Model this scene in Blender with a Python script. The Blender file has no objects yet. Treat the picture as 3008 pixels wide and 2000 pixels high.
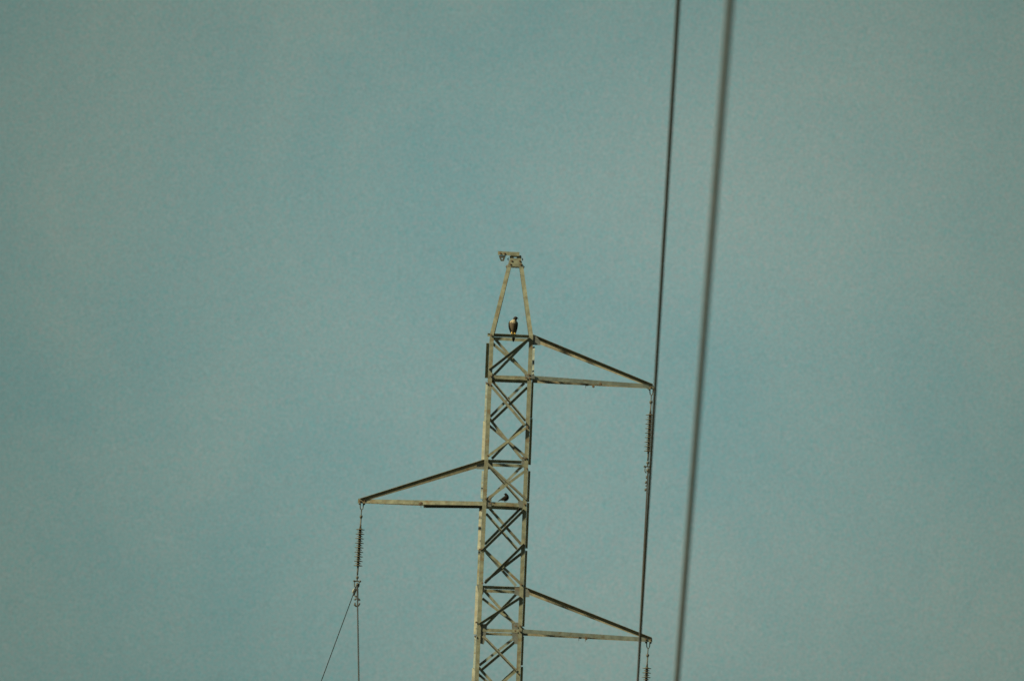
import bpy, bmesh, math, random
from mathutils import Vector, Matrix
random.seed(7)
R = math.radians
scene = bpy.context.scene
COL = scene.collection

# ------------------------------------------------------------------ camera
FPX = 39655.0            # focal length in photograph pixels (3008 wide)
ELEV, ROLL = R(4.7), R(2.35)
YN = 230.0               # distance of the tower's near face
TW = 0.735               # depth of the tower
YF = YN + TW
YC = YN + TW / 2
CAM = Vector((0, 0, 1.6))
FWD = Vector((0, math.cos(ELEV), math.sin(ELEV)))
XW = Vector((1, 0, 0))
UP0 = Vector((0, -math.sin(ELEV), math.cos(ELEV)))
RC = XW * math.cos(ROLL) + UP0 * math.sin(ROLL)
UC = -XW * math.sin(ROLL) + UP0 * math.cos(ROLL)
cd = bpy.data.cameras.new("camera")
cam = bpy.data.objects.new("camera", cd); COL.objects.link(cam)
cam.matrix_world = Matrix(((RC.x, UC.x, -FWD.x, CAM.x), (RC.y, UC.y, -FWD.y, CAM.y),
                           (RC.z, UC.z, -FWD.z, CAM.z), (0, 0, 0, 1)))
cd.sensor_width = 36.0; cd.sensor_fit = 'HORIZONTAL'
cd.lens = 36.0 * FPX / 3008.0
cd.clip_start = 1.0; cd.clip_end = 20000
cd.dof.use_dof = True
cd.dof.focus_distance = 270.0   # the lens is focused a touch behind the pylon
cd.dof.aperture_fstop = cd.lens / 60.0      # a 60 mm wide aperture
scene.camera = cam

# ------------------------------------------------------------------ light
SUN_EL, SUN_AZ = R(33), R(67)   # azimuth measured from behind the camera towards the left
S = Vector((-math.cos(SUN_EL) * math.sin(SUN_AZ), -math.cos(SUN_EL) * math.cos(SUN_AZ), math.sin(SUN_EL)))
sl = bpy.data.lights.new("sun", 'SUN'); sl.energy = 4.0; sl.angle = R(4.0); sl.color = (1.0, 0.90, 0.60)
sun = bpy.data.objects.new("sun", sl); COL.objects.link(sun)
sun.rotation_euler = S.to_track_quat('Z', 'Y').to_euler()

w = bpy.data.worlds.new("World"); scene.world = w; w.use_nodes = True
nt = w.node_tree; N = nt.nodes; L = nt.links
N.clear()
out = N.new('ShaderNodeOutputWorld'); bg = N.new('ShaderNodeBackground'); bg.inputs['Strength'].default_value = 0.1
sky = N.new('ShaderNodeTexSky'); sky.sky_type = 'NISHITA'; sky.sun_disc = False
sky.sun_elevation = SUN_EL; sky.sun_rotation = math.atan2(S.x, S.y)
sky.air_density = 1.0; sky.dust_density = 1.0; sky.ozone_density = 1.0
tc = N.new('ShaderNodeTexCoord')
def wnoise(scale, detail, rough, off, dist=0.0):
    mp = N.new('ShaderNodeMapping'); mp.inputs['Location'].default_value = off
    L.new(tc.outputs['Generated'], mp.inputs['Vector'])
    n = N.new('ShaderNodeTexNoise'); n.inputs['Scale'].default_value = scale
    n.inputs['Detail'].default_value = detail; n.inputs['Roughness'].default_value = rough
    n.inputs['Distortion'].default_value = dist
    L.new(mp.outputs['Vector'], n.inputs['Vector'])
    return n
def wmath(op, a, b):
    m = N.new('ShaderNodeMath'); m.operation = op
    for i, v in enumerate((a, b)):
        if isinstance(v, (int, float)): m.inputs[i].default_value = v
        else: L.new(v, m.inputs[i])
    return m.outputs[0]
def wmix(mode, fac, a, b):
    m = N.new('ShaderNodeMixRGB'); m.blend_type = mode
    for i, v in zip(('Fac', 'Color1', 'Color2'), (fac, a, b)):
        if isinstance(v, (int, float)): m.inputs[i].default_value = v
        elif isinstance(v, tuple): m.inputs[i].default_value = v
        else: L.new(v, m.inputs[i])
    return m.outputs[0]
# thin hazy cloud: broad soft sheets, with film-like grain painted over them
CLOUD_OFF = (0.37, 0.10, 0.225)
broad = wnoise(38.0, 4.0, 0.58, CLOUD_OFF, 0.6)
fac = N.new('ShaderNodeMapRange'); fac.inputs['From Min'].default_value = 0.34; fac.inputs['From Max'].default_value = 0.66
L.new(broad.outputs['Fac'], fac.inputs['Value'])
cloud = wmix('MIX', fac.outputs[0], (0.84, 1.44, 1.37, 1), (1.11, 1.58, 1.43, 1))
fine = wnoise(7000.0, 1.0, 0.6, (0, 0, 0))
finec = wnoise(5000.0, 1.0, 0.6, (3.1, 1.7, 0.4))
lum = wmath('ADD', wmath('MULTIPLY', wmath('SUBTRACT', fine.outputs['Fac'], 0.5), 0.42), 1.0)
redv = wmath('ADD', wmath('MULTIPLY', wmath('SUBTRACT', finec.outputs['Fac'], 0.5), 0.80), 1.0)
cmb = N.new('ShaderNodeCombineXYZ'); L.new(wmath('MULTIPLY', lum, redv), cmb.inputs[0]); L.new(lum, cmb.inputs[1]); L.new(lum, cmb.inputs[2])
cloud = wmix('MULTIPLY', 1.0, cloud, cmb.outputs[0])
# vignette painted into the sky colour: brightest behind the pylon, darkening around it
vd = N.new('ShaderNodeVectorMath'); vd.operation = 'DISTANCE'
L.new(tc.outputs['Generated'], vd.inputs[0]); vd.inputs[1].default_value = (0.003, 0.9966, 0.080)
pr = N.new('ShaderNodeMapRange'); pr.interpolation_type = 'SMOOTHSTEP'
pr.inputs['From Min'].default_value = 0.004; pr.inputs['From Max'].default_value = 0.056
pr.inputs['To Min'].default_value = 1.12; pr.inputs['To Max'].default_value = 0.74
L.new(vd.outputs['Value'], pr.inputs['Value'])
tint = N.new('ShaderNodeCombineXYZ'); L.new(pr.outputs[0], tint.inputs[0]); L.new(pr.outputs[0], tint.inputs[1]); L.new(wmath('POWER', pr.outputs[0], 1.15), tint.inputs[2])
cloud = wmix('MULTIPLY', 1.0, cloud, tint.outputs[0])
# the cloud sheet lies low; overhead the clear sky shows
sep = N.new('ShaderNodeSeparateXYZ'); L.new(tc.outputs['Generated'], sep.inputs[0])
hz = N.new('ShaderNodeMapRange'); hz.inputs['From Min'].default_value = 0.12; hz.inputs['From Max'].default_value = 0.32
hz.inputs['To Min'].default_value = 0.97; hz.inputs['To Max'].default_value = 0.10
L.new(sep.outputs['Z'], hz.inputs['Value'])
clear = wmix('MULTIPLY', 1.0, sky.outputs[0], (0.14, 0.15, 0.13, 1))
L.new(wmix('MIX', hz.outputs[0], clear, cloud), bg.inputs['Color'])
L.new(bg.outputs[0], out.inputs[0])

scene.view_settings.view_transform = 'Standard'; scene.view_settings.look = 'None'
scene.view_settings.gamma = 1.0; scene.view_settings.use_curve_mapping = False
scene.view_settings.exposure = 1.0
scene.render.film_transparent = False
scene.cycles.max_bounces = 6

# ------------------------------------------------------------------ materials
def mat(name, c1, c2, scale=12.0, rough=0.6, metal=0.0, spots=None, bump=0.0, spec=0.4, bars=None):
    m = bpy.data.materials.new(name); m.use_nodes = True
    n = m.node_tree.nodes; l = m.node_tree.links
    b = n['Principled BSDF']
    tcn = n.new('ShaderNodeTexCoord')
    no = n.new('ShaderNodeTexNoise'); no.inputs['Scale'].default_value = scale; no.inputs['Detail'].default_value = 5
    no.inputs['Roughness'].default_value = 0.65
    l.new(tcn.outputs['Object'], no.inputs['Vector'])
    cr = n.new('ShaderNodeValToRGB'); cr.color_ramp.elements[0].position = 0.35; cr.color_ramp.elements[1].position = 0.65
    cr.color_ramp.elements[0].color = (*c1, 1); cr.color_ramp.elements[1].color = (*c2, 1)
    l.new(no.outputs['Fac'], cr.inputs['Fac'])
    col = cr.outputs['Color']
    if spots:
        n2 = n.new('ShaderNodeTexNoise'); n2.inputs['Scale'].default_value = scale * 0.8; n2.inputs['Detail'].default_value = 4
        mp = n.new('ShaderNodeMapping'); mp.inputs['Location'].default_value = (5.2, 1.3, 7.7)
        l.new(tcn.outputs['Object'], mp.inputs['Vector']); l.new(mp.outputs['Vector'], n2.inputs['Vector'])
        r2 = n.new('ShaderNodeMapRange'); r2.inputs['From Min'].default_value = 0.56; r2.inputs['From Max'].default_value = 0.68
        r2.inputs['To Max'].default_value = 0.75
        l.new(n2.outputs['Fac'], r2.inputs['Value'])
        mx = n.new('ShaderNodeMixRGB'); l.new(r2.outputs[0], mx.inputs['Fac']); l.new(col, mx.inputs['Color1'])
        mx.inputs['Color2'].default_value = (*spots, 1); col = mx.outputs['Color']
    if bars:
        wv = n.new('ShaderNodeTexWave'); wv.bands_direction = 'Z'; wv.inputs['Scale'].default_value = bars[0]
        wv.inputs['Distortion'].default_value = 3.0; wv.inputs['Detail'].default_value = 2
        l.new(tcn.outputs['Object'], wv.inputs['Vector'])
        mx = n.new('ShaderNodeMixRGB'); l.new(wv.outputs['Fac'], mx.inputs['Fac']); l.new(col, mx.inputs['Color1'])
        mx.inputs['Color2'].default_value = (*bars[1], 1); col = mx.outputs['Color']
    l.new(col, b.inputs['Base Color'])
    b.inputs['Roughness'].default_value = rough; b.inputs['Metallic'].default_value = metal
    b.inputs['Specular IOR Level'].default_value = spec
    if bump:
        bp = n.new('ShaderNodeBump'); bp.inputs['Strength'].default_value = bump; bp.inputs['Distance'].default_value = 0.003
        l.new(no.outputs['Fac'], bp.inputs['Height']); l.new(bp.outputs[0], b.inputs['Normal'])
    return m
STEEL = mat('weathered galvanised steel', (0.125, 0.13, 0.092), (0.245, 0.25, 0.175), 9, 0.55, 0.0, spots=(0.16, 0.11, 0.055), bump=0.3)
STEEL2 = mat('dull galvanised steel', (0.12, 0.124, 0.095), (0.225, 0.226, 0.165), 11, 0.6, 0.0, spots=(0.17, 0.12, 0.08), bump=0.3)
GREY = mat('cool grey zinc steel', (0.15, 0.172, 0.15), (0.25, 0.28, 0.235), 10, 0.55, 0.0, spots=(0.15, 0.12, 0.07), bump=0.3)
DULL = mat('browned galvanised steel', (0.13, 0.12, 0.08), (0.22, 0.20, 0.13), 12, 0.6, 0.0, spots=(0.14, 0.085, 0.04), bump=0.3)
PALE = mat('sun-brightened galvanised steel', (0.21, 0.21, 0.165), (0.31, 0.31, 0.235), 9, 0.5, 0.0, spots=(0.25, 0.22, 0.15), bump=0.2)  # sunlight on the left side bars put into a paler steel colour
RUST = mat('rusted bolt steel', (0.10, 0.065, 0.04), (0.16, 0.11, 0.065), 60, 0.8)
FIT = mat('forged fitting steel', (0.040, 0.042, 0.035), (0.085, 0.083, 0.062), 40, 0.6, 0.0)
GLAZE = mat('brown insulator housing', (0.06, 0.055, 0.038), (0.115, 0.10, 0.062), 30, 0.5)
CORE = mat('insulator core sheath', (0.025, 0.021, 0.016), (0.045, 0.036, 0.025), 30, 0.5)
WIRE = mat('conductor aluminium strands', (0.018, 0.018, 0.016), (0.034, 0.033, 0.028), 30, 0.8)
WIRE_A = mat('dark overhead wire strands', (0.070, 0.068, 0.060), (0.105, 0.10, 0.088), 6, 0.8, spec=0.2)
WIRE_B = mat('grey overhead cable strands', (0.16, 0.172, 0.17), (0.22, 0.23, 0.225), 6, 0.8, spec=0.2)
GROUND = mat('rough grass', (0.03, 0.038, 0.018), (0.06, 0.065, 0.03), 0.4, 0.9)
PLATE = mat('dark grey plate', (0.10, 0.11, 0.105), (0.16, 0.17, 0.15), 14, 0.5, 0.0, spots=(0.14, 0.11, 0.07), bump=0.3)  # darker, bluer grey than the bars, used on the gussets
CONC = mat('footing concrete', (0.25, 0.24, 0.22), (0.35, 0.34, 0.31), 4, 0.9)
F_DARK = mat('falcon slate feathers', (0.012, 0.011, 0.009), (0.030, 0.026, 0.020), 90, 0.85, spec=0.1)
F_HEAD = mat('falcon hood feathers', (0.014, 0.011, 0.010), (0.032, 0.024, 0.020), 90, 0.85, spec=0.1)
F_BIB = mat('falcon cream breast', (0.22, 0.185, 0.12), (0.35, 0.30, 0.195), 60, 0.85)
F_BAR = mat('falcon barred belly', (0.06, 0.045, 0.026), (0.12, 0.09, 0.05), 60, 0.85, bars=(38, (0.045, 0.030, 0.02)))
YEL = mat('yellow leg skin', (0.42, 0.27, 0.06), (0.55, 0.38, 0.10), 60, 0.6)
HORN = mat('dark horn', (0.03, 0.03, 0.03), (0.06, 0.055, 0.05), 60, 0.4)
EYE = mat('black eye', (0.006, 0.005, 0.004), (0.01, 0.008, 0.006), 60, 0.15)
S_DARK = mat('dark brown plumage', (0.006, 0.0055, 0.004), (0.014, 0.012, 0.008), 90, 0.9, spec=0.08)
S_RUF = mat('rufous flank plumage', (0.20, 0.075, 0.025), (0.30, 0.13, 0.05), 90, 0.85)
S_PALE = mat('pale vent plumage', (0.40, 0.36, 0.24), (0.55, 0.50, 0.36), 60, 0.85)

# ------------------------------------------------------------------ helpers
def P(x, y, Y):
    """photograph pixel -> point of the vertical plane at depth Y"""
    d = FWD + RC * ((x - 1504) / FPX) - UC * ((y - 1000) / FPX)
    return CAM + d * ((Y - CAM.y) / d.y)

def obj(name, bm, m, parent=None, smooth=False):
    bmesh.ops.recalc_face_normals(bm, faces=bm.faces)
    me = bpy.data.meshes.new(name); bm.to_mesh(me); bm.free()
    for mm in (m if isinstance(m, (list, tuple)) else [m]): me.materials.append(mm)
    if smooth:
        for p in me.polygons: p.use_smooth = True
    o = bpy.data.objects.new(name, me); COL.objects.link(o)
    if parent is not None: attach(o, parent)
    return o

def world_loc(o):
    return (world_loc(o.parent) if o.parent else Vector((0, 0, 0))) + Vector(o.location)

def attach(o, parent):
    """geometry is in world coordinates; the parent chain only translates"""
    o.parent = parent
    o.location = Vector(o.location) - world_loc(parent)

def empty(name, loc, parent=None):
    o = bpy.data.objects.new(name, None); COL.objects.link(o)
    o.location = loc; o.empty_display_size = 0.2
    if parent is not None:
        o.parent = parent; o.location = Vector(loc) - world_loc(parent)
    return o

def tag(o, label=None, cat=None, group=None, kind=None):
    if label: o['label'] = label
    if cat: o['category'] = cat
    if group: o['group'] = group
    if kind: o['kind'] = kind
    return o

def angle_bar(bm, a, b, fa, fb, wa, wb, t=0.006):
    """L section from a to b (heel line); flange wa along fa, flange wb along fb"""
    ax = (b - a).normalized()
    fa = (fa - ax * fa.dot(ax)).normalized(); fb = (fb - ax * fb.dot(ax)).normalized()
    prof = [fa * 0, fa * wa, fa * wa + fb * t, fa * t + fb * t, fa * t + fb * wb, fb * wb]
    v1 = [bm.verts.new(a + p) for p in prof]; v2 = [bm.verts.new(b + p) for p in prof]
    n = len(prof)
    for i in range(n):
        j = (i + 1) % n
        bm.faces.new((v1[i], v1[j], v2[j], v2[i]))
    bm.faces.new((v1[0], v1[1], v1[2], v1[3])); bm.faces.new((v1[0], v1[3], v1[4], v1[5]))
    bm.faces.new((v2[3], v2[2], v2[1], v2[0])); bm.faces.new((v2[5], v2[4], v2[3], v2[0]))

def plate(bm, pts, dy):
    """polygon pts (world, one plane) extruded along y by dy"""
    f = [bm.verts.new(p) for p in pts]; g = [bm.verts.new(p + Vector((0, dy, 0))) for p in pts]
    bm.faces.new(f); bm.faces.new(g[::-1])
    for i in range(len(pts)):
        j = (i + 1) % len(pts); bm.faces.new((f[i], f[j], g[j], g[i]))

def tube(bm, pts, rad, seg=10, caps=True):
    rs = rad if isinstance(rad, (list, tuple)) else [rad] * len(pts)
    rings = []
    ref = None
    for i, p in enumerate(pts):
        t = (pts[min(i + 1, len(pts) - 1)] - pts[max(i - 1, 0)]).normalized()
        if ref is None:
            ref = Vector((0, 1, 0)) if abs(t.y) < 0.8 else Vector((1, 0, 0))
        u = (ref - t * ref.dot(t)).normalized(); v = t.cross(u); ref = u
        rings.append([bm.verts.new(p + (u * math.cos(2 * math.pi * k / seg) + v * math.sin(2 * math.pi * k / seg)) * rs[i]) for k in range(seg)])
    for i in range(len(rings) - 1):
        for k in range(seg):
            j = (k + 1) % seg
            bm.faces.new((rings[i][k], rings[i][j], rings[i + 1][j], rings[i + 1][k]))
    if caps:
        bm.faces.new(rings[0][::-1]); bm.faces.new(rings[-1])

def ball(bm, c, r, sx=1, sy=1, sz=1, u=12, v=8):
    m = Matrix.Translation(c) @ Matrix.Diagonal((r * sx, r * sy, r * sz, 1))
    bmesh.ops.create_uvsphere(bm, u_segments=u, v_segments=v, radius=1, matrix=m)

def lathe(bm, prof, origin, axis, seg=20):
    """prof: list of (r, s) along axis from origin"""
    ax = axis.normalized(); u = Vector((0, 1, 0)); u = (u - ax * u.dot(ax)).normalized(); v = ax.cross(u)
    rings = []
    for r, s in prof:
        c = origin + ax * s
        rings.append([bm.verts.new(c + (u * math.cos(2 * math.pi * k / seg) + v * math.sin(2 * math.pi * k / seg)) * max(r, 1e-4)) for k in range(seg)])
    for i in range(len(rings) - 1):
        for k in range(seg):
            j = (k + 1) % seg
            bm.faces.new((rings[i][k], rings[i][j], rings[i + 1][j], rings[i + 1][k]))
    bm.faces.new(rings[0][::-1]); bm.faces.new(rings[-1])

# ------------------------------------------------------------------ ground
bm = bmesh.new()
bmesh.ops.create_grid(bm, x_segments=40, y_segments=40, size=3000)
for v in bm.verts:
    v.co.z += 0.0 if v.co.length < 500 else 3 * math.sin(v.co.x * 0.003) * math.cos(v.co.y * 0.004)
tag(obj('ground', bm, GROUND), kind='structure')

# ------------------------------------------------------------------ tower
tower = empty('lattice_tower', (P(1500, 1000, YC).x, YC, 0))
tag(tower, 'tall narrow galvanised steel lattice power pylon with three cross arms and pointed top', 'power pylon')

def leg_x(side, z):
    """world x of the tower's outer edge at height z, taken from two points of each leg"""
    if side < 0: a, b = P(1438.3, 1001, YN), P(1394.6, 1988, YN)
    else:        a, b = P(1565.6, 1001, YN), P(1528.0, 1988, YN)
    return a.x + (b.x - a.x) * (z - a.z) / (b.z - a.z)
Z_TOP = P(1439, 980, YN).z
Z_KNEE = 12.6
LEGW = 0.068
for side in (-1, 1):
    for Y, dy in ((YN, 1), (YF, -1)):
        bm = bmesh.new()
        a = Vector((leg_x(side, Z_TOP), Y, Z_TOP)); b = Vector((leg_x(side, Z_KNEE), Y, Z_KNEE))
        angle_bar(bm, a, b, Vector((-side, 0, 0)), Vector((0, dy, 0)), LEGW, LEGW, 0.007)
        c = Vector((b.x + side * 0.75, Y - dy * 0.75, 0.25))
        angle_bar(bm, b, c, Vector((-side, 0, 0)), Vector((0, dy, 0)), 0.09, 0.09, 0.009)
        obj('leg', bm, STEEL, tower)
        bm = bmesh.new(); bmesh.ops.create_cube(bm, size=1, matrix=Matrix.Translation((c.x, c.y, 0.1)) @ Matrix.Diagonal((0.6, 0.6, 0.6, 1)))
        obj('footing', bm, CONC, tower)

SXZ = Vector((S.x, 0, S.z)).normalized()
def brace(face, x1, y1, x2, y2, style, width=0.045, name='diagonal_brace', m=STEEL2, parent=None, jog=0.0, heel=None):
    """a flat-on angle bar in the near (N) or far (F) face of the tower.
    style: D outstanding flange towards the sunny edge and facing out of the tower front; L web clear of it
           i inside the legs, o outside"""
    Yp = YN if face == 'N' else YF - 0.012
    light = style[0] == 'L'; inside = style[1] == 'i'
    if face == 'N':
        yw = {('L', 'i'): Yp + 0.014, ('L', 'o'): Yp - 0.006, ('D', 'i'): Yp + 0.052, ('D', 'o'): Yp - 0.006}[(style[0], style[1])]
    else:
        yw = Yp + (0.0 if inside else 0.022)
    yw += jog
    a, b = P(x1, y1, yw), P(x2, y2, yw)
    a.y = b.y = yw
    ax = (b - a).normalized(); perp = Vector((-ax.z, 0, ax.x))
    if perp.dot(SXZ) < 0: perp = -perp          # perp points to the sunny edge
    if heel == 'shade': perp = -perp
    if light and inside or (light and face == 'F'):
        off, out_dir = perp, Vector((0, 1, 0))
    elif light:
        off, out_dir = -perp, Vector((0, -1, 0))
    else:
        off, out_dir = perp, Vector((0, -1, 0))
    bm = bmesh.new()
    ha, hb = a + off * width / 2, b + off * width / 2
    angle_bar(bm, ha, hb, -off, out_dir, width, 0.042, 0.005)
    return obj(name, bm, m, parent or tower)

# crossbars (near then far): upper-chord levels carry dark near bars, lower-chord levels pale ones
def crossbar(xl, yl, xr, yr, near, far, w_n=0.052, w_f=0.055):
    brace('N', xl, yl, xr, yr, near, w_n, 'crossbar', STEEL)
    # the far bar stands at the same height: shift the picture point by the depth offset
    k = 10.4
    brace('F', xl + 8, yl + k, xr - 8, yr + k, far, w_f, 'crossbar', STEEL)
crossbar(1432, 983.5, 1562, 989, 'Di', 'Li')
crossbar(1437, 1106.5, 1566, 1111, 'Li', 'Di', 0.062, 0.055)
crossbar(1428, 1354, 1553, 1358, 'Di', 'Li')
crossbar(1420, 1478, 1546, 1483.5, 'Li', 'Di', 0.062, 0.058)
crossbar(1410, 1723.5, 1540, 1728, 'Di', 'Li')
crossbar(1404, 1849, 1536, 1853.5, 'Li', 'Li', 0.055, 0.045)

BR = [
 # panel 1
 ('N', 1557, 994, 1437, 1088, 'Do'), ('N', 1443, 1005, 1548, 1096, 'Li'),
 ('F', 1452, 993, 1549, 1102, 'Lo'), ('F', 1449, 1103, 1556, 993, 'Di'),
 # panel 2
 ('N', 1440, 1130, 1541, 1248, 'Lo'), ('N', 1549, 1138, 1443, 1239, 'Di'),
 ('F', 1446, 1119, 1544, 1236, 'Di'), ('F', 1540, 1125, 1440, 1224, 'Lo'),
 # panel 3
 ('N', 1436, 1249, 1543, 1339, 'Di'), ('N', 1544, 1257, 1433, 1340, 'Lo'),
 ('F', 1436, 1227, 1534, 1348, 'Lo'), ('F', 1543, 1244, 1445, 1347, 'Di'),
 # panel 4
 ('N', 1431, 1361, 1546, 1467, 'Do'), ('N', 1541, 1384, 1434, 1463, 'Li'),
 ('F', 1436, 1369, 1532, 1476, 'Di'), ('F', 1534, 1368, 1439, 1463, 'Lo'),
 # panel 5
 ('N', 1540, 1497, 1417, 1617, 'Do'), ('N', 1428, 1508, 1519, 1612, 'Di'),
 ('F', 1438, 1492, 1531, 1598, 'Lo'), ('F', 1528, 1494, 1424, 1598, 'Di'),
 # panel 6
 ('N', 1540, 1598, 1424, 1712, 'Do'), ('N', 1422, 1613, 1529, 1713, 'Li'),
 ('F', 1532, 1625, 1427, 1706, 'Di'), ('F', 1428, 1621, 1516, 1720, 'Lo'),
 # panel 7
 ('N', 1530, 1754, 1407, 1834, 'Do'), ('N', 1417, 1757, 1522, 1838, 'Di'),
 ('F', 1423, 1734, 1521, 1843, 'Lo'), ('F', 1522, 1739, 1427, 1836, 'Di'),
 # panel 8
 ('N', 1418, 1867, 1518, 1971, 'Do'), ('N', 1511, 1886, 1413, 1968, 'Di'),
 ('F', 1424, 1872, 1514, 1966, 'Di'), ('F', 1508, 1875, 1408, 1953, 'Lo'),
 # panel 9
 ('N', 1405, 1979, 1500, 2062, 'Di'), ('N', 1517, 1968, 1405, 2066, 'Li'),
 ('F', 1404, 1957, 1502, 2064, 'Lo'), ('F', 1513, 1966, 1405, 2068, 'Di'),
]
PICK = [STEEL2, GREY, DULL, STEEL2, GREY, STEEL, DULL]
for k, b in enumerate(BR):
    brace(*b, jog=0.0, m=PICK[(k * 5 + k // 4) % 7])

# side faces, seen edge on: one bar of each cross stands proud of the legs
def side_bar(side, y1, y2, rising, m, width=0.045, web=0.045):
    """rising: near end low, far end high (its outstanding flange looks up and forward)"""
    cx = 1436 if side < 0 else 1562
    z1 = P(cx - 0.041 * (y1 - 1000), y1, YN).z; z2 = P(cx - 0.041 * (y2 - 1000), y2, YN).z
    zt, zb = z1, z2
    x = leg_x(side, (zt + zb) / 2) + side * 0.003
    xt, xb = leg_x(side, zt) + side * 0.003, leg_x(side, zb) + side * 0.003
    drop = TW * math.tan(ELEV)
    if rising:
        a = Vector((xb, YN + 0.02, zb)); b = Vector((xt, YF - 0.02, zt + drop))
        web_dir = Vector((0, 1, -1))
    else:
        a = Vector((xt, YN + 0.02, zt)); b = Vector((xb, YF - 0.02, zb + drop))
        web_dir = Vector((0, 1, 1))
    bm = bmesh.new()
    angle_bar(bm, a, b, web_dir, Vector((side, 0, 0)), web, width, 0.005)
    obj('diagonal_brace', bm, m, tower)
    # its partner lies inside the legs
    if rising:
        a2 = Vector((xt, YN + 0.02, zt)); b2 = Vector((xb, YF - 0.02, zb + drop))
    else:
        a2 = Vector((xb, YN + 0.02, zb)); b2 = Vector((xt, YF - 0.02, zt + drop))
    o = Vector((-side * 0.014, 0, 0))
    bm = bmesh.new()
    angle_bar(bm, a2 + o, b2 + o, Vector((0, 1, -1 if not rising else 1)), Vector((-side, 0, 0)), 0.045, 0.040, 0.005)
    obj('diagonal_brace', bm, m, tower)
for y1, y2, rising, m, wd in ((1008, 1111, False, STEEL, .052), (1128, 1236, True, GREY, .034), (1238, 1349, True, PALE, .050),
                          (1384, 1464, True, GREY, .034), (1489, 1614, True, PALE, .050), (1617, 1716, True, STEEL, .034),
                          (1722, 1862, True, PALE, .050), (1872, 1962, True, GREY, .034), (1964, 2062, True, PALE, .050)):
    side_bar(-1, y1, y2, rising, m, wd)
for y1, y2, rising, wd in ((1018, 1106, True, .036), (1124, 1229, False, .036), (1229, 1366, False, .042), (1383, 1475, False, .038),
                       (1476, 1612, False, .042), (1617, 1728, False, .038), (1752, 1842, False, .038), (1868, 1956, False, .036), (1957, 2060, False, .042)):
    side_bar(1, y1, y2, rising, STEEL if not rising else GREY, wd)

# lower lattice (below the frame)
bm = bmesh.new()
def leg_pt(side, near, z):
    if z >= Z_KNEE: return Vector((leg_x(side, z), YN if near else YF, z))
    f = (Z_KNEE - z) / (Z_KNEE - 0.25)
    return Vector((leg_x(side, Z_KNEE) + side * 0.75 * f, (YN - 0.75 * f) if near else (YF + 0.75 * f), z))
zz = [P(1390, 2066, YN).z, 13.4, 12.4, 11.2, 9.9, 8.4, 6.7, 4.7, 2.5, 0.4]
for z1, z2 in zip(zz, zz[1:]):
    for (s1, n1), (s2, n2) in (((-1, 1), (1, 1)), ((1, 1), (1, 0)), ((1, 0), (-1, 0)), ((-1, 0), (-1, 1))):
        a, b = leg_pt(s1, n1, z1), leg_pt(s2, n2, z2); c, d = leg_pt(s2, n2, z1), leg_pt(s1, n1, z2)
        nrm = (b - a).cross(d - a).normalized()
        angle_bar(bm, a, b, Vector((0, 0, 1)), nrm, 0.05, 0.045, 0.005)
        angle_bar(bm, c + nrm * 0.012, d + nrm * 0.012, Vector((0, 0, 1)), nrm, 0.05, 0.045, 0.005)
obj('lower_bracing', bm, STEEL2, tower)

# gusset plates
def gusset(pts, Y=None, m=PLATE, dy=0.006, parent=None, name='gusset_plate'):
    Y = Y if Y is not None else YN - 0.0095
    bm = bmesh.new(); q = []
    for x, y in pts:
        p = P(x, y, Y); p.y = Y; q.append(p)
    plate(bm, q, dy)
    return obj(name, bm, m, parent or tower)
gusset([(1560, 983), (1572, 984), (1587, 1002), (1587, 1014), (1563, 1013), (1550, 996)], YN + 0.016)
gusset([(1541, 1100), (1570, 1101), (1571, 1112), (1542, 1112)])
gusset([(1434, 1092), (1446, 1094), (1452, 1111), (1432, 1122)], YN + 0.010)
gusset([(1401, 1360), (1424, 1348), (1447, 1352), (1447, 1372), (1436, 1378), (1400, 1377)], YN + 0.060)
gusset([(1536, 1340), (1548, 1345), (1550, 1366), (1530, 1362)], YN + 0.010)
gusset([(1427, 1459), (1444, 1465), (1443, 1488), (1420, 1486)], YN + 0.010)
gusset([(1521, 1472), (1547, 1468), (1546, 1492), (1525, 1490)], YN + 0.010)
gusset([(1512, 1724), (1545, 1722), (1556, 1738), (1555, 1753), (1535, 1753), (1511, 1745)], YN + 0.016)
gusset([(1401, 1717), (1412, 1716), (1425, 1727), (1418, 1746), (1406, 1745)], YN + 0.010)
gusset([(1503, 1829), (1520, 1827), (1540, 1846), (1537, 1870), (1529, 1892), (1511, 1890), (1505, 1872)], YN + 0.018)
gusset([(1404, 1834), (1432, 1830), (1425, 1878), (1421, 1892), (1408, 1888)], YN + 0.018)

# bolts
bolt_bm = bmesh.new()
bmesh.ops.create_cone(bolt_bm, cap_ends=True, segments=6, radius1=0.019, radius2=0.019, depth=0.008, matrix=Matrix.Rotation(R(90), 4, 'X'))
bmesh.ops.create_cone(bolt_bm, cap_ends=True, segments=8, radius1=0.008, radius2=0.008, depth=0.012, matrix=Matrix.Translation((0, -0.004, 0)) @ Matrix.Rotation(R(90), 4, 'X'))
bolt_me = bpy.data.meshes.new('bolt'); bolt_bm.to_mesh(bolt_me); bolt_bm.free(); bolt_me.materials.append(RUST)
def bolt(x, y, Y=None, parent=None, sideways=0, s=1.0):
    Y = Y if Y is not None else YN - 0.014
    o = bpy.data.objects.new('bolt', bolt_me); COL.objects.link(o)
    o.location = P(x, y, Y); o.scale = (s,) * 3
    if sideways: o.rotation_euler = (0, 0, R(90) * sideways)
    attach(o, parent or tower)
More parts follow.
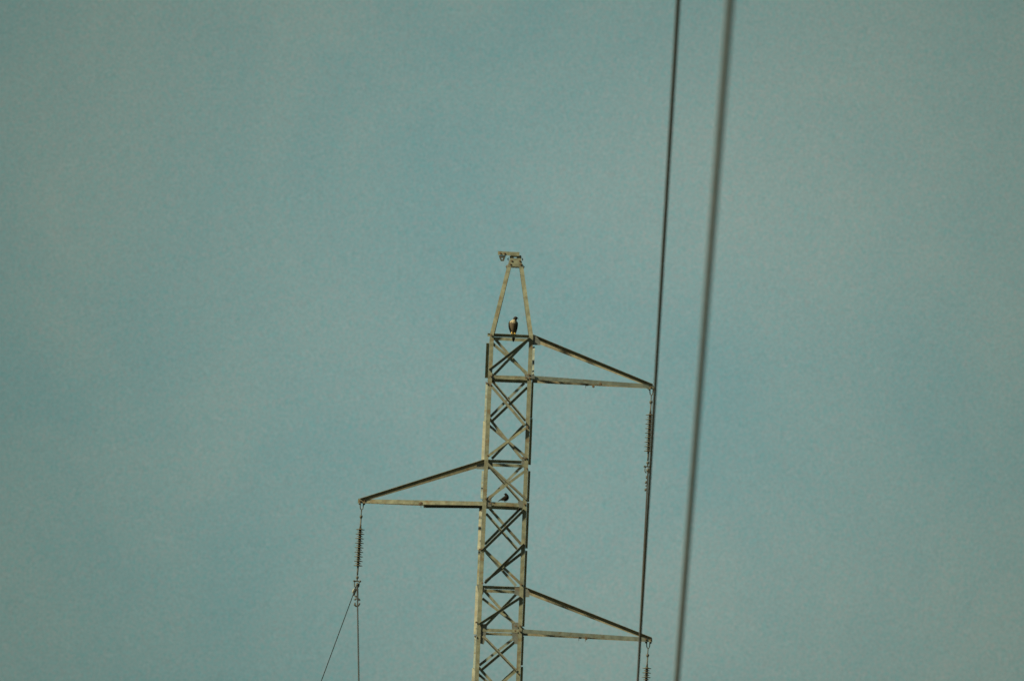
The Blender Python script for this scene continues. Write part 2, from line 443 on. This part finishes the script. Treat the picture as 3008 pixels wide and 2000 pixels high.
for x, y in ((1442, 1105), (1441, 1131), (1545, 1110), (1556, 1111), (1554, 1101), (1443, 985), (1433, 1338), (1430, 1126),
             (1545, 1345), (1536, 1344), (1550, 1254), (1427, 1465), (1439, 1466), (1439, 1478), (1541, 1481), (1548, 1376),
             (1416, 1612), (1417, 1712), (1531, 1716), (1515, 1838), (1528, 1838), (1514, 1852), (1527, 1853), (1399, 1827),
             (1524, 1979), (1540, 1601), (1396, 1868), (1411, 1613)):
    bolt(x, y)
for x, y in ((1433, 1340), (1414, 1500), (1411, 1588), (1408, 1613), (1399, 1845), (1397, 1870), (1428, 1123)):
    bolt(x, y, YN + 0.03, sideways=-1)

# peak
peak = empty('peak', P(1500, 980, YC), tower)
for side, (bx, by), (tx, ty) in ((-1, (1439, 981), (1491, 784)), (1, (1566, 986), (1536, 784))):
    for Yb, dy in ((YN, 1), (YF, -1)):
        a = P(bx, by, YN); a.y = Yb
        b = P(tx, ty - 6, YC); b.y = YC - dy * 0.115
        bm = bmesh.new()
        angle_bar(bm, a, b, Vector((-side, 0, 0)), Vector((0, dy, 0)), 0.068, 0.06, 0.007)
        obj('peak_leg', bm, STEEL, peak)
YP = YC - 0.125
gusset([(1497.5, 759), (1530, 759), (1536.5, 784), (1490.5, 784)], YP, STEEL, 0.008, peak, 'peak_plate')
gusset([(1497.5, 759), (1530, 759), (1536.5, 784), (1490.5, 784)], YP + 0.24, STEEL, 0.008, peak, 'peak_plate')
bm = bmesh.new()   # folded cap with an opening under it
def capbox(x1, y1, x2, y2, Y1, Y2, bmx):
    a, b = P(x1, y1, YC), P(x2, y2, YC)
    xs = sorted((a.x, b.x)); zs = sorted((a.z, b.z))
    m = Matrix.Translation(((xs[0] + xs[1]) / 2, (Y1 + Y2) / 2, (zs[0] + zs[1]) / 2)) @ Matrix.Diagonal((xs[1] - xs[0], Y2 - Y1, zs[1] - zs[0], 1))
    bmesh.ops.create_cube(bmx, size=1, matrix=m)
capbox(1499, 751, 1531, 754.5, YP + 0.003, YP + 0.25, bm)
capbox(1497.5, 754, 1509, 763, YP + 0.012, YP + 0.02, bm)
capbox(1518, 754, 1531.5, 763, YP + 0.012, YP + 0.02, bm)
obj('peak_cap', bm, STEEL2, peak)
bm = bmesh.new(); capbox(1491, 783.5, 1536, 786.5, YP - 0.002, YP + 0.23, bm)
obj('base_plate', bm, STEEL2, peak)
a, b = P(1463, 738, YP - 0.012), P(1526, 741, YP - 0.012); a.y = b.y = YP - 0.012
bm = bmesh.new(); angle_bar(bm, a, b, Vector((0, 0, -1)), Vector((0, 1, 0)), 0.066, 0.07, 0.008)
obj('top_beam', bm, STEEL, peak)
YB = YP + 0.0
bm = bmesh.new()
pts = [(1465, 751), (1486, 751), (1483, 760), (1480, 767), (1471, 767), (1468, 760)]
# hanger bracket with its hole: ring of quads between outline and hole
hole = [(1475 + 2.6 * math.cos(t), 760 + 2.6 * math.sin(t)) for t in [math.pi * (-135 + 60 * k) / 180 for k in range(6)]]
def ring_plate(bmx, outer, inner, Y, dy):
    fo = [bmx.verts.new(Vector((P(x, y, Y).x, Y, P(x, y, Y).z))) for x, y in outer]
    fi = [bmx.verts.new(Vector((P(x, y, Y).x, Y, P(x, y, Y).z))) for x, y in inner]
    bo = [bmx.verts.new(v.co + Vector((0, dy, 0))) for v in fo]; bi = [bmx.verts.new(v.co + Vector((0, dy, 0))) for v in fi]
    n = len(outer)
    for i in range(n):
        j = (i + 1) % n
        for q in ((fo[i], fo[j], fi[j], fi[i]), (bo[j], bo[i], bi[i], bi[j]), (fo[j], fo[i], bo[i], bo[j]), (fi[i], fi[j], bi[j], bi[i])):
            bmx.faces.new(q)
ring_plate(bm, pts, hole, YB, 0.012)
obj('hanger_bracket', bm, FIT, peak)
for x, y in ((1503, 766.5), (1527, 767), (1499, 776.5), (1529, 777.4)): bolt(x, y, YP - 0.004, peak)
for x, y in ((1470, 745), (1482, 745)): bolt(x, y, YP - 0.016, peak)
for x, y, sd in ((1493, 761.5, -1), (1534.5, 762, 1), (1488, 783.5, -1), (1538.5, 784.5, 1)): bolt(x, y, YC - 0.08, peak, sd, 1.35)

# cross arms
def cross_arm(side, lower_start, tip, upper_start, label=None):
    arm = empty('cross_arm', P(lower_start[0], lower_start[1], YC), tower)
    tl = P(tip[0], tip[1], YC); tl.y = YC
    for Y, sgn in ((YN + 0.004, -1), (YF - 0.01, 1)):
        a = P(lower_start[0], lower_start[1], YN); a.y = Y
        tp = tl + Vector((0, sgn * 0.035, 0))
        bm = bmesh.new()
        if sgn < 0: angle_bar(bm, a, tp, Vector((0, 0, -1)), Vector((0, 1, 0)), 0.068, 0.05, 0.006)
        else:       angle_bar(bm, a, tp, Vector((0, 0, -1)), Vector((0, 1, 0)), 0.066, 0.05, 0.006)
        obj('lower_chord', bm, GREY if (side > 0 and sgn < 0) else (DULL if sgn > 0 else STEEL), arm)
        a = P(upper_start[0], upper_start[1], YN); a.y = Y + (0.045 if sgn < 0 else 0)
        tp = tl + Vector((0, sgn * 0.03, 0.008))
        bm = bmesh.new()
        ax = (tp - a).normalized(); up = Vector((-ax.z, 0, ax.x));  up = up if up.z > 0 else -up
        if sgn < 0: angle_bar(bm, a, tp, -up, Vector((0, -1, 0)), 0.056, 0.05, 0.006)
        else:       angle_bar(bm, a, tp, -up, Vector((0, 1, 0)), 0.062, 0.05, 0.006)
        obj('upper_chord', bm, DULL, arm)
    return arm
def tie(arm, x, yl):
    """short strut across the two lower chords"""
    a, b = P(x, yl, YN + 0.10), P(x, yl, YF - 0.10)
    f = 0.5
    z = P(x, yl, YC).z
    bm = bmesh.new(); xx = P(x, yl, YC).x
    angle_bar(bm, Vector((xx, YC - 0.2, z)), Vector((xx, YC + 0.2, z)), Vector((1, 0, 0)), Vector((0, 0, -1)), 0.05, 0.045, 0.005)
    obj('tie_strut', bm, FIT, arm)
arm1 = cross_arm(1, (1564, 1103), (1917, 1129.5), (1566, 982))
arm2 = cross_arm(-1, (1420, 1472.5), (1057, 1465.5), (1421, 1348.5))
arm3 = cross_arm(1, (1536, 1847), (1914, 1873), (1541, 1722))
tie(arm1, 1720, 1129.5); tie(arm3, 1700, 1872)
def tip_plate(arm, pts, hg):
    gusset(pts, YC - 0.043, STEEL, 0.006, arm, 'tip_plate')
    gusset(pts, YC + 0.041, STEEL, 0.006, arm, 'tip_plate')
tip_plate(arm1, [(1900, 1128), (1912, 1130), (1920, 1133), (1920, 1143), (1902, 1143)], None)
tip_plate(arm2, [(1052, 1464), (1075, 1464), (1077, 1475), (1068, 1478), (1051, 1477)], None)
tip_plate(arm3, [(1893, 1871), (1913, 1872), (1916, 1874), (1916, 1884), (1893, 1884)], None)
for arm, pts in ((arm1, ((1743, 1135), (1764, 1127))), (arm2, ((1233, 1480), (1237, 1477))), (arm3, ((1722, 1875), (1720, 1872)))):
    for x, y in pts: bolt(x, y, YC - 0.2, arm, 0, 1.3)
bm = bmesh.new(); tube(bm, [P(1236.5, 1478, YC - .2), P(1236.5, 1490, YC - .2)], 0.005, 6); obj('pin', bm, FIT, arm2)
bm = bmesh.new(); tube(bm, [P(1720.5, 1876, YC - .2), P(1719, 1883, YC - .2)], 0.005, 6); obj('pin', bm, FIT, arm3)
for x, y in ((1911, 1138),): bolt(x, y, YC - 0.055, arm1)
for x, y in ((1057, 1471), (1071, 1470)): bolt(x, y, YC - 0.055, arm2)
for x, y in ((1897, 1877), (1911, 1878)): bolt(x, y, YC - 0.055, arm3)
# dark angle bar set under the left arm's far chord
a, b = P(1244, 1483, YC + 0.12), P(1424, 1484.5, YF - 0.03)
bm = bmesh.new(); angle_bar(bm, a, b, Vector((0, 0, -1)), Vector((0, -1, 0)), 0.046, 0.075, 0.006)
obj('dark_angle', bm, FIT, arm2)

# ------------------------------------------------------------------ insulator strings
PX = 0.0058
def insulator(hx, hy, ex, ey, label, full_clamp=True):
    """hangs from picture point h towards e, in the plane of the arm tips"""
    top = P(hx, hy, YC); bot = P(ex, ey, YC); ax = (bot - top).normalized()
    side = Vector((ax.z, 0, -ax.x)) * -1
    root = empty('insulator_string', top)
    tag(root, label, 'insulator', 'suspension insulators hanging from the cross arms')
    at = lambda s, u=0.0, y=0.0: top + ax * (s * PX) + side * (u * PX) + Vector((0, y, 0))
    for u0, u1 in ((-5.5, -3.5), (5.5, 3.5)):
        bm = bmesh.new(); tube(bm, [at(-6, u0 * 1.25), at(1.5, u0 * 1.25), at(3, u0)], [0.017, 0.017, 0.008], 8); obj('hanger_bolt', bm, FIT, root)
    bm = bmesh.new()
    tube(bm, [at(-2, -4.5), at(9, -4.5), at(15, -3.2), at(18, 0), at(15, 3.2), at(9, 4.5), at(-2, 4.5)], 0.0088, 8); obj('shackle', bm, FIT, root)
    bm = bmesh.new(); tube(bm, [at(16), at(21), at(36)], [0.010, 0.009, 0.0085], 8); obj('link', bm, FIT, root)
    bm = bmesh.new(); lathe(bm, [(0.01, 33.5 * PX), (0.026, 35.5 * PX), (0.028, 38 * PX), (0.022, 41.5 * PX), (0.012, 44 * PX)], top, ax, 14); obj('ball_socket', bm, FIT, root, True)
    bm = bmesh.new(); lathe(bm, [(0.013, 42 * PX), (0.011, 60 * PX), (0.015, 64 * PX), (0.017, 73 * PX)], top, ax, 12); obj('end_rod', bm, FIT, root, True)
    bm = bmesh.new(); lathe(bm, [(0.022, 72 * PX), (0.022, 183 * PX)], top, ax, 14); obj('core', bm, CORE, root, True)
    for k in range(17):
        s = 75.5 + 6.67 * k
        r = 0.075 if k % 2 == 0 else 0.051
        bm = bmesh.new()
        lathe(bm, [(0.019, (s - 2.6) * PX), (0.024, (s - 1.6) * PX), (r * 0.6, (s - 0.4) * PX), (r, (s + 0.5) * PX), (r, (s + 1.8) * PX), (r * 0.55, (s + 1.1) * PX), (0.019, (s + 1.1) * PX)], top, ax, 24)
        obj('shed', bm, GLAZE, root, True)
    bm = bmesh.new(); lathe(bm, [(0.018, 182 * PX), (0.016, 190 * PX), (0.014, 200 * PX), (0.012, 212 * PX)], top, ax, 12); obj('lower_rod', bm, FIT, root, True)
    bm = bmesh.new(); lathe(bm, [(0.008, 213 * PX), (0.026, 216 * PX), (0.024, 220 * PX), (0.009, 223 * PX), (0.009, 230 * PX)], top, ax, 14); obj('socket', bm, FIT, root, True)
    # suspension clamp: cross pin, round boat, keeper
    bm = bmesh.new(); tube(bm, [at(229, -9), at(229, 9)], 0.012, 8); ball(bm, at(229, 9), 0.019); ball(bm, at(229, -9), 0.017); obj('cross_pin', bm, FIT, root)
    for u, lean in ((-6, -7.5), (6, 7)):
        bm = bmesh.new(); tube(bm, [at(229, u), at(236, lean), at(243, lean * 0.95), at(249, lean * 0.4)], [0.008, 0.008, 0.009, 0.008], 8); obj('clamp_strap', bm, FIT, root)
    bm = bmesh.new(); ball(bm, at(240, 1.5), 0.036, 0.8, 2.2, 1.05); obj('clamp_body', bm, FIT, root, True)
    return at
ins2 = insulator(1063, 1479, 1048.0, 1693 + 26, 'grey brown ribbed insulator string hanging from the left cross arm tip above two conductors')
ins1 = insulator(1914, 1143, 1901.5, 1383, 'ribbed insulator string under the top right cross arm, partly hidden behind the thin blurred wire')
ins3 = insulator(1904.5, 1886, 1891, 2126, 'ribbed insulator string under the lowest right cross arm, cut by the bottom of the picture')

# ------------------------------------------------------------------ conductors
def span(p0, p1, ext, n=14):
    """points from p0 through p1, sagging on past it"""
    d = p1 - p0
    pts = []
    for i in range(n + 1):
        t = (1 + ext) * i / n
        p = p0 + d * t
        if t > 1: p.z += 0.10 * abs(d.z) * (t - 1) ** 2 * 0.6
        pts.append(p)
    return pts
A = P(1049.5, 1722, YC)
near = span(A + Vector((0, -0.05, 0)), P(1054, 2004, YC - 28), 1.2)
far = span(A + Vector((-0.02, 0.05, 0)), P(942, 2004, YC + 13), 2.0)
bm = bmesh.new()
tube(bm, far[::-1] + near, [0.0075] * len(far) + [0.0115] * len(near), 10)
cond = obj('conductor', bm, WIRE, None, True)
tag(cond, 'thin conductor clamped under the left insulator, its two spans parting downward', 'power line', 'conductors carried by the pylon')
def q(x, y, dy=-0.6): return P(x, y, YC + dy)
bm = bmesh.new(); tube(bm, [q(1042, 1762), q(1043.5, 1758.5), q(1049, 1757), q(1055, 1759), q(1056.5, 1763)], [.017, .014, .011, .014, .018], 8); obj('vibration_damper', bm, FIT, cond, True)
bm = bmesh.new(); tube(bm, [q(1043, 1769), q(1041.5, 1776), q(1045, 1779), q(1049.5, 1780.5), q(1053, 1778), q(1057, 1770.5)], [.010, .017, .014, .012, .014, .013], 8); obj('vibration_damper', bm, FIT, cond, True)
bm = bmesh.new(); tube(bm, [q(1041.5, 1749), q(1045, 1751), q(1050, 1752)], [.012, .017, .010], 8); obj('keeper', bm, FIT, cond, True)
bm = bmesh.new(); tube(bm, [q(1041, 1727, .3), q(1038, 1733, .3), q(1036, 1741, .3)], [.008, .013, .011], 8); obj('vibration_damper', bm, PALE, cond, True)
bm = bmesh.new(); tube(bm, [q(1047, 1729, .1), q(1040, 1747, .8)], [.013, .012], 8); obj('armour_rod', bm, WIRE, cond, True)
bm = bmesh.new(); tube(bm, [q(1050, 1729, -.1), q(1050.5, 1765, -3.6)], [.017, .014], 8); obj('armour_rod', bm, WIRE, cond, True)

A = P(1903, 1385, YC)
near = span(A, P(1872, 2004, YC - 60), 0.5)
bm = bmesh.new(); tube(bm, near, 0.010, 10)
cond2 = obj('conductor', bm, WIRE, None, True)
tag(cond2, 'conductor leaving the top right insulator, almost wholly hidden behind the thin blurred wire', 'power line', 'conductors carried by the pylon')
for y1, x1, y2, x2, r in ((1397, 1899, 1406, 1900, .016), (1412, 1898.5, 1420, 1896.5, .018), (1424, 1898.5, 1428, 1897, .015), (1434, 1896, 1442, 1897, .023)):
    bm = bmesh.new(); tube(bm, [q(x1, y1), q((x1 + x2) / 2, (y1 + y2) / 2), q(x2, y2)], [r * .7, r, r * .8], 8); obj('vibration_damper', bm, FIT, cond2, True)

# ------------------------------------------------------------------ nearer overhead wires
def overhead(x0, d0, xm, dm, x1, d1, r, m, label):
    p0, p1 = P(x0, 0, d0), P(x1, 2000, d1)
    d = p1 - p0
    pts = [p0 + d * t for t in [-0.35 + 1.75 * k / 30 for k in range(31)]]
    bm = bmesh.new(); tube(bm, pts, r, 14)
    o = obj('overhead_wire', bm, m, None, True)
    tag(o, label, 'overhead wire', 'blurred wires running up the picture in front of the pylon')
overhead(1992.6, 100, 0, 0, 1873.2, 190, 0.0168, WIRE_A, 'thinner darker overhead wire passing in front of the right cross arm tips')
overhead(2145.0, 60, 0, 0, 1988.0, 85, 0.0172, WIRE_B, 'thicker blurrier grey overhead wire farthest right, crossing nothing of the pylon')

# ------------------------------------------------------------------ birds
def loft(bm, rings, seg=16, mat_fn=None):
    """rings: (centre, rx_vec, ry_vec); closes both ends; keeps one continuous skin"""
    rr = []
    for c, u, v in rings:
        rr.append([bm.verts.new(c + u * math.cos(2 * math.pi * k / seg) + v * math.sin(2 * math.pi * k / seg)) for k in range(seg)])
    for i in range(len(rr) - 1):
        for k in range(seg):
            j = (k + 1) % seg
            f = bm.faces.new((rr[i][k], rr[i][j], rr[i + 1][j], rr[i + 1][k]))
            if mat_fn: f.material_index = mat_fn(f.calc_center_median())
    f = bm.faces.new(rr[0][::-1]); f2 = bm.faces.new(rr[-1])
    if mat_fn:
        f.material_index = mat_fn(f.calc_center_median()); f2.material_index = mat_fn(f2.calc_center_median())

def smooth_rings(keys, n=5):
    """Catmull-Rom through (x,y,z,rx,ry) keys"""
    out_ = []
    K = [keys[0]] + list(keys) + [keys[-1]]
    for i in range(1, len(K) - 2):
        for s in range(n):
            t = s / n
            out_.append(tuple(0.5 * ((2 * b) + (-a + c) * t + (2 * a - 5 * b + 4 * c - d) * t * t + (-a + 3 * b - 3 * c + d) * t ** 3)
                              for a, b, c, d in zip(K[i - 1], K[i], K[i + 1], K[i + 2])))
    out_.append(tuple(keys[-1])); return out_

# falcon: standing on the near crossbar under the peak, chest to us, head turned to the right
FO = P(1506, 980.5, YN + 0.028)
falcon = empty('falcon', FO)
tag(falcon, 'upright falcon with dark head, cream breast and yellow feet perched below the pylon peak', 'bird')
fp = lambda x, y, z: FO + Vector((x, y, z)) * PX
keys = [(2.6, 13, -22.5, 0.9, 0.5), (2.8, 12.5, -19, 3.0, 0.8), (3.0, 11.5, -13, 4.2, 1.1), (3.0, 10, -6, 4.4, 1.5), (2.6, 7.5, 0, 4.6, 3.0), (2.2, 4.0, 5, 6.2, 6.0),
        (1.6, 2, 12, 8.6, 8.5), (0.8, 1, 20, 10.8, 10.2), (0.0, 0.8, 28, 11.8, 10.8), (0.2, 1, 34, 11.1, 9.6), (1.6, 1, 38.5, 8.4, 7.8), (4.3, 0.8, 42, 6.2, 6.3),
        (6.0, 0.4, 45.5, 6.3, 6.6), (6.7, 0.2, 48.5, 5.6, 6.0), (6.9, 0.2, 50.8, 3.2, 3.6), (6.9, 0.2, 51.6, 0.8, 0.9)]
def fmat(p):
    d = (p - FO) / PX
    if d.z > 42.2 or (d.z > 37 and d.x > 4.5 + (42 - d.z) * 0.7): return 2
    if d.y > 4 and d.z > -2: return 0
    if d.z < 2.5: return 0
    if d.z > 32 + 1.6 * math.sin(d.x * 0.9) - 0.25 * (d.x): return 1
    return 3
bm = bmesh.new()
loft(bm, [(fp(x, y, z), Vector((rx, 0, 0)) * PX, Vector((0, ry, 0)) * PX) for x, y, z, rx, ry in smooth_rings(keys, 4)], 28, fmat)
body = obj('body', bm, [F_DARK, F_BIB, F_HEAD, F_BAR], falcon, True)
# folded wings wrapping the flanks
for sd, cx in ((-1, 0.2), (1, 0.6)):
    wk = [(cx + sd * 9.0, 3, 37.5, 2.0, 3.0), (cx + sd * 11.2, 2.4, 33, 2.4, 6), (cx + sd * 11.8, 2.0, 26, 2.2, 7.5), (cx + sd * 10.7, 2.4, 17, 2.2, 7.5),
          (cx + sd * 8.6 + 0.6, 4, 9, 2.0, 6.5), (cx + sd * 6.4 + 1.2, 6.5, 3, 1.6, 4.8), (2.6 + sd * 4.0, 10, -3, 1.0, 3), (2.8 + sd * 2.2, 12.6, -9, 0.4, 1)]
    bm = bmesh.new()
    loft(bm, [(fp(x, y, z), Vector((rx, 0, 0)) * PX, Vector((0, ry, 0)) * PX) for x, y, z, rx, ry in smooth_rings(wk, 4)], 16)
    obj('wing', bm, F_DARK, falcon, True)
# beak, eyes, pale cheek
bm = bmesh.new()
tube(bm, [fp(11.0, -1.2, 46.4), fp(13.0, -1.6, 46.4), fp(14.4, -1.9, 45.4), fp(14.7, -2.0, 43.8)], [2.0 * PX, 1.5 * PX, 0.9 * PX, 0.15 * PX], 10)
obj('beak', bm, HORN, falcon, True)
for yy in (-5.2, 5.4):
    bm = bmesh.new(); ball(bm, fp(8.9, yy, 47.2), 1.1 * PX, 1, 0.5, 1); obj('eye', bm, EYE, falcon, True)
# legs with four toes gripping the bar
for cx, lean in ((-3.0, -0.4), (5.4, 0.5)):
    bm = bmesh.new()
    tube(bm, [fp(cx + 0.9, 2, 6.5), fp(cx + 0.3, 0, 3.4), fp(cx, -1.2, 1.3)], [2.5 * PX, 1.6 * PX, 1.35 * PX], 10)
    for ang, ln in ((-32, 4.6), (0, 5.2), (32, 4.6), (180, 3.6)):
        dx, dy = math.sin(R(ang + lean * 20)), -math.cos(R(ang + lean * 20))
        tube(bm, [fp(cx, -1.2, 1.4), fp(cx + dx * ln * .5, -1.2 + dy * ln * .55, 1.3), fp(cx + dx * ln, -1.2 + dy * ln * .9, 0.3), fp(cx + dx * (ln + .5), -1.2 + dy * ln, -1.3)],
             [1.0 * PX, 0.85 * PX, 0.7 * PX, 0.2 * PX], 8)
    obj('foot', bm, YEL, falcon, True)

# small dark bird on the crossbar of the left arm, tail to the left
SO = P(1483.5, 1474, YN + 0.05)
small = empty('small_bird', SO)
tag(small, 'small dark brown bird with pale vent perched inside the pylon at the left arm', 'bird')
def sp(px, py, y=0.0):
    p = P(px, py, SO.y + y * PX); return p
sk = [(1462.6, 1471.8, 1.0, 0.5, 1.4), (1465.5, 1470.2, 0.9, 1.1, 2.0), (1470, 1467.6, 0.6, 2.0, 2.5), (1474.5, 1466.2, 0.3, 3.9, 4.0), (1479.5, 1465.0, 0, 6.2, 5.8), (1484.5, 1463.6, 0, 7.9, 7.2),
      (1488.2, 1460.8, -.2, 7.2, 6.6), (1488.6, 1456.8, -.3, 5.4, 5.2), (1486.6, 1453.2, -.5, 4.3, 4.3), (1485.2, 1450.6, -.5, 3.7, 3.8), (1484.3, 1448.6, -.5, 2.4, 2.5), (1484.0, 1447.9, -.5, 0.6, 0.6)]
rings = smooth_rings(sk, 4)
cs = [sp(x, y, d) for x, y, d, a_, b_ in rings]
def smat(p):
    d = p - SO
    lx = d.x / PX; lz = d.z / PX
    if lx < -3.6 and lx > -13 and lz < 5.6 + 0.35 * (lx + 4): return 2
    if lx < -2.0 and lx > -13 and lz < 7.2 + 0.35 * (lx + 4): return 1
    return 0
bm = bmesh.new(); rl = []
for i, (x, y, d, ra, rb) in enumerate(rings):
    t = (cs[min(i + 1, len(cs) - 1)] - cs[max(i - 1, 0)]).normalized()
    v = Vector((0, 1, 0)); u = t.cross(v).normalized()
    rl.append((cs[i], u * ra * PX, v * rb * PX))
loft(bm, rl, 20, smat)
obj('body', bm, [S_DARK, S_RUF, S_PALE], small, True)
bm = bmesh.new(); tube(bm, [sp(1482.2, 1450.8, -2), sp(1480.0, 1450.2, -2.6), sp(1478.4, 1450.6, -3)], [1.1 * PX, .7 * PX, .1 * PX], 8); obj('beak', bm, HORN, small, True)
bm = bmesh.new(); ball(bm, sp(1483.4, 1451.0, -4.0), 0.75 * PX); obj('eye', bm, EYE, small, True)
wk = [(1490, 1459, -6.2, 2.0, 1.0), (1487, 1462, -7.2, 4.2, 1.5), (1482, 1464, -6.6, 4.0, 1.6), (1476, 1466, -4.6, 2.8, 1.4), (1469.5, 1468.2, -2.6, 1.2, .8), (1466, 1469.6, -1.2, .4, .4)]
bm = bmesh.new(); rr = smooth_rings(wk, 4); cs = [sp(x, y, d) for x, y, d, a_, b_ in rr]; rl = []
for i, (x, y, d, ra, rb) in enumerate(rr):
    t = (cs[min(i + 1, len(cs) - 1)] - cs[max(i - 1, 0)]).normalized(); v = Vector((0, 1, 0)); u = t.cross(v).normalized()
    rl.append((cs[i], u * ra * PX, v * rb * PX))
loft(bm, rl, 14); obj('wing', bm, S_DARK, small, True)
for px_ in (1482, 1486):
    bm = bmesh.new(); tube(bm, [sp(px_, 1469, -1), sp(px_ + .3, 1473.4, -1.5)], [.7 * PX, .5 * PX], 6)
    for dx in (-1.8, 0, 1.8): tube(bm, [sp(px_ + .3, 1473.4, -1.5), sp(px_ + .3 + dx, 1474.2, -4)], [.5 * PX, .35 * PX], 6)
    obj('foot', bm, HORN, small, True)
